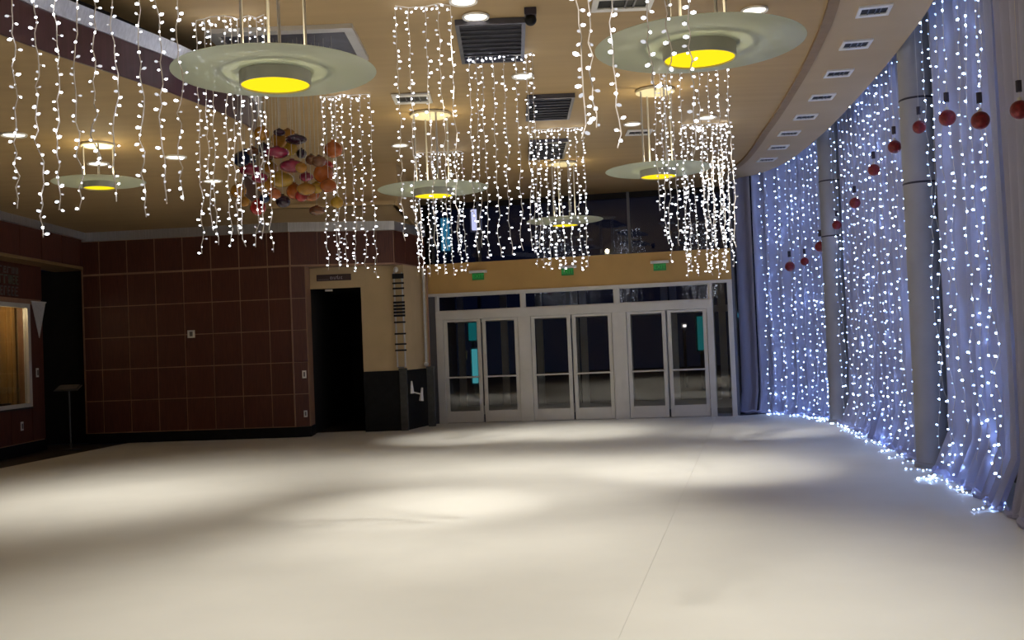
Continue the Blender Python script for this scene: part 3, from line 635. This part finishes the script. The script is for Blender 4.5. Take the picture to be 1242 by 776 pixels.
def window_lights(i0, i1, n, label, seed, off, puddle, spacing=0.10):
    rg = random.Random(seed); mid = CS[(i0 + i1) // 2]
    t = thing('curtain_light_set', label, 'string lights', (mid.x, mid.y, 0), 'light strands on the sheer curtains')
    hp = []
    for k in range(n):
        i = int(i0 + (i1 - i0) * (k + 0.5 + rg.uniform(-0.3, 0.3)) / n); q = CS[i] + cnorm(i) * (off + rg.uniform(-0.01, 0.03))
        strand(t, (q.x, q.y, 5.40), 0.02, spacing, 0.0094, 0.04, seed * 100 + k, 'winbulb', 0.02, 0.0025, cnorm(i), puddle * rg.uniform(0.5, 1.2), (cnorm(i) + Vector((rg.uniform(-.7, .7), rg.uniform(-.7, .7), 0))).normalized(), step=0.15)
        hp.append((q.x, q.y, 5.40))
    MB().tube(hp, 0.006, 4).build('header_cable', M['wire'], t)
window_lights(iC1 + 14, iP - 8, 13, 'icy light strands over the far sheer curtain', 11, 0.13, 0.25, 0.15)
window_lights(iC2 + 14, iC1 - 14, 18, 'icy light strands over the wide middle curtain', 12, 0.13, 0.32, 0.15)
window_lights(iN + 6, iC2 - 17, 8, 'icy light strands over the near curtain beside the column', 13, 0.13, 0.4, 0.125)

# red balls hung in front of the curtains
def before_curtain(px, py, gap):
    d = ray(px, py); t = 5.2
    while t < 24:
        p = CP + d * t; i = near_i(p.x, p.y)
        if (p - CS[i]).xy.dot(cnorm(i).xy) < gap: return p
        t += 0.03
BALLS = [(1237, 133, 11.5), (1189, 146, 11), (1149, 143, 10), (1115, 154, 8), (1085, 178, 8), (1060, 206, 7.2), (1037, 246, 6.6), (1015, 273, 5.6), (995, 299, 6.5), (976, 317, 5), (958, 323, 6)]
for k, (px, py, pr) in enumerate(BALLS):
    p = before_curtain(px, py, 0.30); r = pr * p.y / FPX
    t = thing('hanging_red_ball', 'red glitter ball hanging before the curtains, %s from the right' % ORD[k], 'ornament', (p.x, p.y, p.z - r), 'red balls along the curtains')
    MB().ball(p, r, r, 24, 14).build('ball', M['red'], t, True)
    MB().tube([p + Vector((0, 0, r * 0.95)), p + Vector((0, 0, r * 1.3))], r * 0.22, 10).build('cap', M['alu'], t)
    MB().tube([p + Vector((0, 0, r * 1.9)), p + Vector((0, 0, r * 3.1))], r * 0.32, 8).build('clip', M['cap'], t)
    i = near_i(p.x, p.y); MB().tube([p + Vector((0, 0, r * 1.3)), Vector((p.x, p.y, 5.68))], 0.0015, 4).build('thread', M['wire'], t)

# ================================================================== ceiling fittings
def pendant(c, s, ztop, label, group):
    x, y, z = c; t = thing('disc_pendant', label, 'pendant lamp', (x, y, z), group)
    R1, r0 = 0.785 * s, 0.275 * s
    MB().lathe((x, y, z), [(r0 - 0.005, 0.0), (R1 - 0.01, 0.0), (R1, 0.006), (R1 - 0.01, 0.012), (r0 - 0.005, 0.012)], 64, True).build('glass_disc', M['disc'], t, True)
    MB().lathe((x, y, z), [(0.40 * s, 0.012), (0.415 * s, 0.03), (0.43 * s, 0.012)], 48, True).build('clamp_ring', M['ring'], t, True)
    h = 0.10 * s
    MB().lathe((x, y, z), [(r0, -h), (r0, 0.03), (r0 - 0.012, 0.03), (r0 - 0.012, -h)], 40, True).build('ring_housing', M['ring'], t, True)
    MB().lathe((x, y, z), [(0.001, -h + 0.012), (r0 - 0.014, -h + 0.012), (r0 - 0.014, -h + 0.02), (0.001, -h + 0.02)], 40).build('lens', M['lens'], t)
    MB().lathe((x, y, z), [(0.001, 0.0), (0.11 * s, 0.0), (0.11 * s, 0.06 * s), (0.05 * s, 0.10 * s), (0.001, 0.10 * s)], 20).build('lamp', M['lamp'], t, True)
    for k in range(4):
        a = R(22) + k * math.pi / 2; px_, py_ = x + 0.245 * s * math.cos(a), y + 0.245 * s * math.sin(a)
        MB().tube([(px_, py_, z + 0.01), (px_, py_, ztop)], 0.013 * (0.5 + 0.5 * s), 8).build('rod', M['rod'], t, True)
        for sgn in (1,): MB().ball((px_, py_, z - 0.012), 0.022, 0.014, 10, 6).build('bolt', M['ring'], t, True)
    MB().lathe((x, y, ztop - 0.03), [(0.001, 0), (0.29 * s, 0), (0.29 * s, 0.03), (0.001, 0.03)], 32).build('ceiling_canopy', M['canopy'], t)
    point('pendant_up_light', (x, y, z + 0.17 * s), PENDANT_UP * s, t, (1, 0.85, 0.55), 0.06)
    spot('pendant_up_beam', (x, y, z + 0.12 * s), 26 * s, 75, 1.0, t, up=True, colr=(1, 0.85, 0.5), rad=0.05)
    spot('pendant_down_light', (x, y, z - h - 0.03), PENDANT_DOWN * s, 86, 1.0, t, rad=0.2 * s)
PG = 'glass disc pendants'
pendant((-1.77, 8.034, 3.835), 1.0, CEIL, 'large glass disc pendant at upper left, nearest above the coloured chandelier', PG)
pendant((1.49, 7.75, 3.83), 1.0, CEIL, 'large glass disc pendant at upper right beside the curved soffit', PG)
pendant((2.03, 13.741, 3.88), 0.9, CEIL, 'mid distance glass disc pendant right, in front of the dark upper windows', PG)
pendant((-1.04, 14.612, 3.88), 1.0, CEIL, 'mid distance glass disc pendant left of centre above the doorway corner', PG)
pendant((1.05, 19.071, 3.88), 0.9, CEIL, 'farthest glass disc pendant, seen against the dark upper windows', PG)
pendant((-4.79, 12.142, 3.74), 0.67, LOW, 'small glass disc pendant under the dropped ceiling at left', PG)
pendant((-1.9, 1.0, 3.88), 1.0, CEIL, 'added unseen glass disc pendant overhead left of the camera', PG)  # added out of view to light the near floor, like the next one
pendant((1.3, 0.9, 3.88), 1.0, CEIL, 'added unseen glass disc pendant overhead right of the camera', PG)  # second added pendant, unseen, for the near floor

def downlight(px, py, z, label, power=1.0, r=0.11, xy=None, aim=None, angle=46):
    c = on_z(px, py, z) if xy is None else Vector((xy[0], xy[1], z)); t = thing('recessed_downlight', label, 'downlight', (c.x, c.y, z - 0.02), 'recessed downlights')
    MB().lathe((c.x, c.y, z), [(r, -0.004), (r + 0.025, -0.018), (r + 0.03, 0.0), (r, 0.01)], 28, True).build('trim_ring', M['white'], t, True)
    MB().lathe((c.x, c.y, z), [(0.001, -0.012), (r, -0.008), (r, 0.008), (0.001, 0.008)], 28).build('lens', M['down_lens'], t)
    sp = spot('downlight_beam', (c.x, c.y, z - 0.05), DOWNLIGHT * power, angle, 1.0, t, rad=0.05)
    if aim: sp.rotation_euler = (Vector((aim[0], aim[1], 0)) - Vector((c.x, c.y, z))).to_track_quat('-Z', 'Y').to_euler()
AIM = {577: (-1.1, 10.79), 915: (2.45, 12.805), 485: (-1.0, 18.72), 767: (0.97, 18.98), 858: (4.2, 17.68)}   # gimbal lamps swivelled to these floor points
for px, py, z, lab in [(562, 1, CEIL, 'bright downlight cut by the top edge of the picture'), (577, 20, CEIL, 'downlight just above the nearest dark ceiling grille'), (634, 92, CEIL, 'downlight between the first and second ceiling grilles'), (485, 176, CEIL, 'downlight left of the middle distance left pendant'),
        (767, 150, CEIL, 'downlight left of the rods of the right mid pendant'), (858, 142, CEIL, 'downlight right of the rods of the right mid pendant'), (915, 12, CEIL, 'downlight above the rim of the large right pendant'),
        (17, 163, LOW, 'leftmost downlight in the dropped ceiling'), (213, 190, LOW, 'downlight in the dropped ceiling right of the small pendant'), (258, 219, LOW, 'farthest downlight in the dropped ceiling'), (119, 198, LOW, 'downlight seen between the rods of the small pendant')]:
    downlight(px, py, z, lab, 0.24 if z == LOW else 0.9, aim=AIM.get(px), angle=88 if z == LOW else 38 if px in AIM else 64)
for k, (x, y) in enumerate([(-3.0, 4.9), (0.0, 4.7), (2.4, 4.4)]):  # three unseen downlights added to brighten the foreground floor
    downlight(0, 0, CEIL, ['added unseen downlight overhead at left of the camera view', 'added unseen downlight overhead at the middle of the room', 'added unseen downlight overhead near the curtains'][k], 0.75, xy=(x, y), angle=82)

# dark square ceiling grilles
def grille(c0, c1, label, blades, y_tilt=0.0):
    (x0, y0), (x1, y1) = c0, c1; t = thing('ceiling_grille', label, 'grille', ((x0 + x1) / 2, (y0 + y1) / 2, CEIL - 0.05), 'dark ceiling grilles')
    MB().box(x0, x1, y0, y1, CEIL - 0.008, CEIL + 0.01).build('back_plate', M['grille'], t)
    f = MB()
    for b in [(x0 - .04, x0, y0 - .04, y1 + .04), (x1, x1 + .04, y0 - .04, y1 + .04), (x0, x1, y0 - .04, y0), (x0, x1, y1, y1 + .04)]: f.box(b[0], b[1], b[2], b[3], CEIL - 0.05, CEIL + 0.01)
    f.build('frame', M['grille'], t)
    for k in range(blades):
        y = y0 + (y1 - y0) * (k + 0.5) / blades; MB().hexa((x0, y - 0.015, CEIL - 0.045), (x1 - x0, 0, 0), (0, 0.03, 0.03), (0, -0.004, 0.004)).build('blade', M['alu_dark'], t)
grille((-0.42, 10.478), (0.22, 11.856), 'nearest dark ceiling grille, behind light strands', 9)
grille((0.36, 13.78), (0.92, 15.08), 'second dark ceiling grille from the front', 8)
grille((0.44, 16.835), (1.0, 18.33), 'farthest dark ceiling grille before the last pendant', 8)
def vent(corners, z, label, name='ceiling_vent', group='ceiling vents', dark_side=0.62):
    """white framed slot diffuser lying in the ceiling; corners: centre, half axes in plan"""
    c, a, b = [Vector((*p, 0)) for p in corners]; c = c + Vector((0, 0, z)); t = thing(name, label, 'vent', (c.x, c.y, z - 0.02), group)
    up = Vector((0, 0, 0.022)); o = c - Vector((0, 0, 0.02)); k = 0.80; kb = 0.58
    f = MB()
    f.hexa(o - a - b, a * 2, b * (1 - kb), up); f.hexa(o - a + b * kb, a * 2, b * (1 - kb), up)
    f.hexa(o - a - b * kb, a * (1 - k), b * 2 * kb, up); f.hexa(o + a * k - b * kb, a * (1 - k), b * 2 * kb, up)
    f.build('frame', M['white'], t); MB().hexa(o - a * k - b * kb + Vector((0, 0, 0.014)), a * 2 * k, b * 2 * kb, (0, 0, 0.008)).build('duct', M['black'], t)
    for q in (-0.45, 0.1, 0.45): MB().hexa(o + a * k * q - b * kb + Vector((0, 0, 0.004)), a * 0.06, b * 2 * kb, (0, 0, 0.012)).build('blade', M['grille'], t)
DIFF = [(1060, 12), (1038, 53), (1017, 88), (997, 117), (977, 141), (957, 161), (944, 178), (930, 193)]
for k, (px, py) in enumerate(DIFF):
    c = on_z(px, py, CEIL); ie = min(range(len(EDGE)), key=lambda i: abs(EDGE[i].y - c.y)); d = (EDGE[ie + 1] - EDGE[ie - 1]).normalized(); n = Vector((d.y, -d.x, 0))
    vent(((c.x, c.y), (n.x * 0.165, n.y * 0.165), (d.x * 0.18, d.y * 0.18)), CEIL, 'white framed slot vent in the soffit, %s from the front' % ORD[k], 'soffit_vent', 'soffit slot vents')
c = on_z(500, 119, CEIL); vent(((c.x, c.y), (0.25, 0), (0, 0.25)), CEIL, 'square ceiling vent left of the middle pendant canopy')
c = on_z(755, 3, CEIL); vent(((c.x, c.y), (0.3, 0), (0, 0.22)), CEIL, 'square ceiling vent at the top edge left of the large right pendant')
c = on_z(775, 160, CEIL); vent(((c.x, c.y), (0.2, 0), (0, 0.2)), CEIL, 'square ceiling vent beside the right mid pendant rods')
# dome camera
c = on_z(643, 12, CEIL); t = thing('security_camera', 'small dark camera on the ceiling beside the nearest grille', 'camera', (c.x, c.y, CEIL - 0.18))
MB().box(c.x - 0.06, c.x + 0.06, c.y - 0.06, c.y + 0.06, CEIL - 0.06, CEIL + 0.012).build('mount', M['cap'], t, bevel=0.006); MB().ball((c.x, c.y, CEIL - 0.10), 0.06, 0.06).build('dome', M['black'], t, True)

# coloured glass chandelier
ch = thing('glass_bubble_chandelier', 'chandelier of many coloured blown glass bubbles on thin wires', 'chandelier', (-2.35, 11.05, 3.1))
f = MB()
for b in [(-3.0, -1.5, 10.426, 10.556), (-3.0, -1.5, 11.505, 11.635), (-3.0, -2.9, 10.556, 11.505), (-1.6, -1.5, 10.556, 11.505)]: f.box(b[0], b[1], b[2], b[3], CEIL - 0.035, CEIL + 0.012)
f.build('canopy_frame', M['rod'], ch); MB().box(-2.9, -1.6, 10.556, 11.505, CEIL - 0.005, CEIL + 0.012).build('canopy_plate', M['grille'], ch)
BUB = [(235, 130, 28, 28, 'amber'), (320, 165, 30, 32, 'amber'), (375, 205, 28, 28, 'yellow'), (310, 225, 45, 22, 'magenta'), (245, 205, 21, 21, 'dark'), (432, 230, 19, 19, 'dark'), (405, 160, 40, 18, 'dark'), (590, 210, 34, 32, 'orange'), (150, 258, 42, 34, 'navy'),
       (385, 292, 46, 24, 'magenta'), (180, 312, 42, 22, 'magenta'), (518, 268, 28, 22, 'brown'), (540, 330, 38, 36, 'orange'), (330, 358, 48, 30, 'yellow'), (225, 350, 30, 20, 'magenta'), (250, 388, 32, 28, 'amber'), (455, 345, 26, 18, 'magenta'), (565, 390, 32, 26, 'orange'),
       (120, 415, 30, 28, 'amber'), (398, 418, 32, 30, 'orange'), (455, 405, 36, 24, 'amber'), (480, 432, 32, 26, 'orange'), (248, 452, 20, 18, 'navy'), (340, 466, 27, 24, 'dark'), (216, 496, 30, 30, 'red'), (608, 472, 24, 22, 'yellow'), (508, 512, 30, 18, 'brown'), (262, 242, 26, 18, 'brown'), (322, 125, 22, 14, 'dark'), (430, 440, 24, 22, 'red'), (280, 300, 26, 24, 'amber'), (480, 260, 22, 20, 'brown'), (365, 130, 26, 18, 'amber'), (300, 430, 24, 20, 'orange'), (505, 400, 26, 22, 'yellow'), (190, 220, 24, 18, 'brown'), (430, 300, 22, 20, 'amber'), (150, 470, 20, 18, 'amber'), (560, 290, 22, 20, 'red')]
for k, (bx_, by_, a_, b_, cn) in enumerate(BUB):
    px, py = 260 + bx_ / 4.084, 130 + by_ / 4.084; Y = 11.05 + ((k * 37) % 11 - 5) * 0.07
    p = on_y(px, py, Y); rx = a_ / 4.084 * Y / FPX * 1.35; rz = b_ / 4.084 * Y / FPX * 1.3
    prof = [(max(1e-4, rx * math.sin(math.pi * i / 10)), -rz * math.cos(math.pi * i / 10)) for i in range(10)] + [(rx * 0.22, rz * 1.02), (rx * 0.2, rz * 1.15)]
    g = MB().lathe(p, prof, 18).build('glass_bubble', BALLM[cn], ch, True)
    wx = max(-2.85, min(-1.62, p.x)); MB().tube([(p.x, p.y, p.z + rz * 1.1), (wx, p.y, CEIL)], 0.003, 4).build('wire', M['ring'], g)

# ================================================================== hanging light strands (groups as seen, left to right)
def light_set(label, Y, ends, seed, spacing=0.064, r=0.0094, yj=0.06, header=True, wob=0.022, row=None):
    rg = random.Random(seed); pts = []
    for (px, py) in ends:
        p = on_y(px, py, Y + rg.uniform(-yj, yj)); pts.append(p)
    cx = sum(p.x for p in pts) / len(pts)
    t = thing('hanging_light_set', label, 'string lights', (cx, Y, CEIL), 'strands of white lights hung from the ceiling')
    for k, p in enumerate(pts): strand(t, (p.x, p.y, CEIL - 0.02), p.z, spacing, r, wob, seed * 50 + k, 'bulb')
    pts.sort(key=lambda p: p.x)
    MB().tube([(p.x, p.y, CEIL - 0.015) for p in pts], 0.006, 5).build('header_cable', M['wire'], t)
    hb = MB()   # bulbs tucked along the header cable
    x = pts[0].x
    while x < pts[-1].x: bulb_at(hb, Vector((x, Y + rg.uniform(-0.05, 0.05), CEIL - 0.03 - rg.uniform(0, 0.05))), Vector((rg.uniform(-1, 1), 0.2, rg.uniform(-1, 0))), r * rg.uniform(0.7, 1.1), rg); x += 0.05
    bulbs_build(hb, 'header_bulbs', 'bulb', t)
light_set('nearest light strands at the left edge, before the plum fascia', 7.15, [(20, 253), (51, 288), (75, 254), (100, 255), (118, 205), (143, 245), (176, 263), (197, 248), (223, 243)], 21, wob=0.03)
light_set('light strands left of the coloured glass chandelier', 10.01, [(247, 308), (264, 297), (281, 298), (297, 299), (311, 300), (330, 306), (256, 280), (289, 285), (320, 290)], 22)
light_set('light strands right of the chandelier, above the doorway sign', 13.26, [(398, 328), (409, 327), (413, 320), (421, 323), (433, 330), (444, 326), (457, 337)], 23, spacing=0.06)
light_set('light strands behind the middle left pendant, before the tan corner', 17.42, [(508, 330), (513, 335), (523, 335), (531, 333), (540, 333), (550, 334), (560, 330), (566, 331)], 24, spacing=0.06, r=0.0108)
light_set('tall light strands before the middle left pendant', 9.88, [(490, 292), (506, 292), (527, 300), (543, 303), (558, 306)], 25)
light_set('light strands hanging under the nearest ceiling grille', 11.7, [(578, 312), (586, 300), (594, 314), (607, 311), (620, 309), (635, 304), (648, 307), (655, 305)], 26, spacing=0.062)
light_set('light strands before the farthest pendant', 15.86, [(652, 324), (660, 327), (669, 328), (677, 326), (684, 330), (696, 325), (705, 328), (714, 324)], 27, spacing=0.056, r=0.0108)
light_set('three near light strands left of the large right pendant', 5.5, [(705, 168), (720, 156), (748, 180)], 28, spacing=0.062, r=0.0108)
light_set('light strands left of the rods of the right mid pendant', 12.415, [(800, 256), (809, 296), (815, 317), (823, 298), (834, 312)], 29, spacing=0.06)
light_set('dense light strands right of the right mid pendant', 15.99, [(834, 337), (840, 330), (847, 335), (858, 330), (864, 334), (871, 338), (877, 326), (882, 330), (888, 324)], 30, spacing=0.05, r=0.0108)
light_set('light strands just below the large right pendant', 11.44, [(856, 290), (868, 300), (880, 295), (892, 300)], 31, spacing=0.06)
light_set('short light strands over the large right pendant', 6.35, [(792, 110), (812, 120), (842, 190)], 32, spacing=0.062, r=0.011)
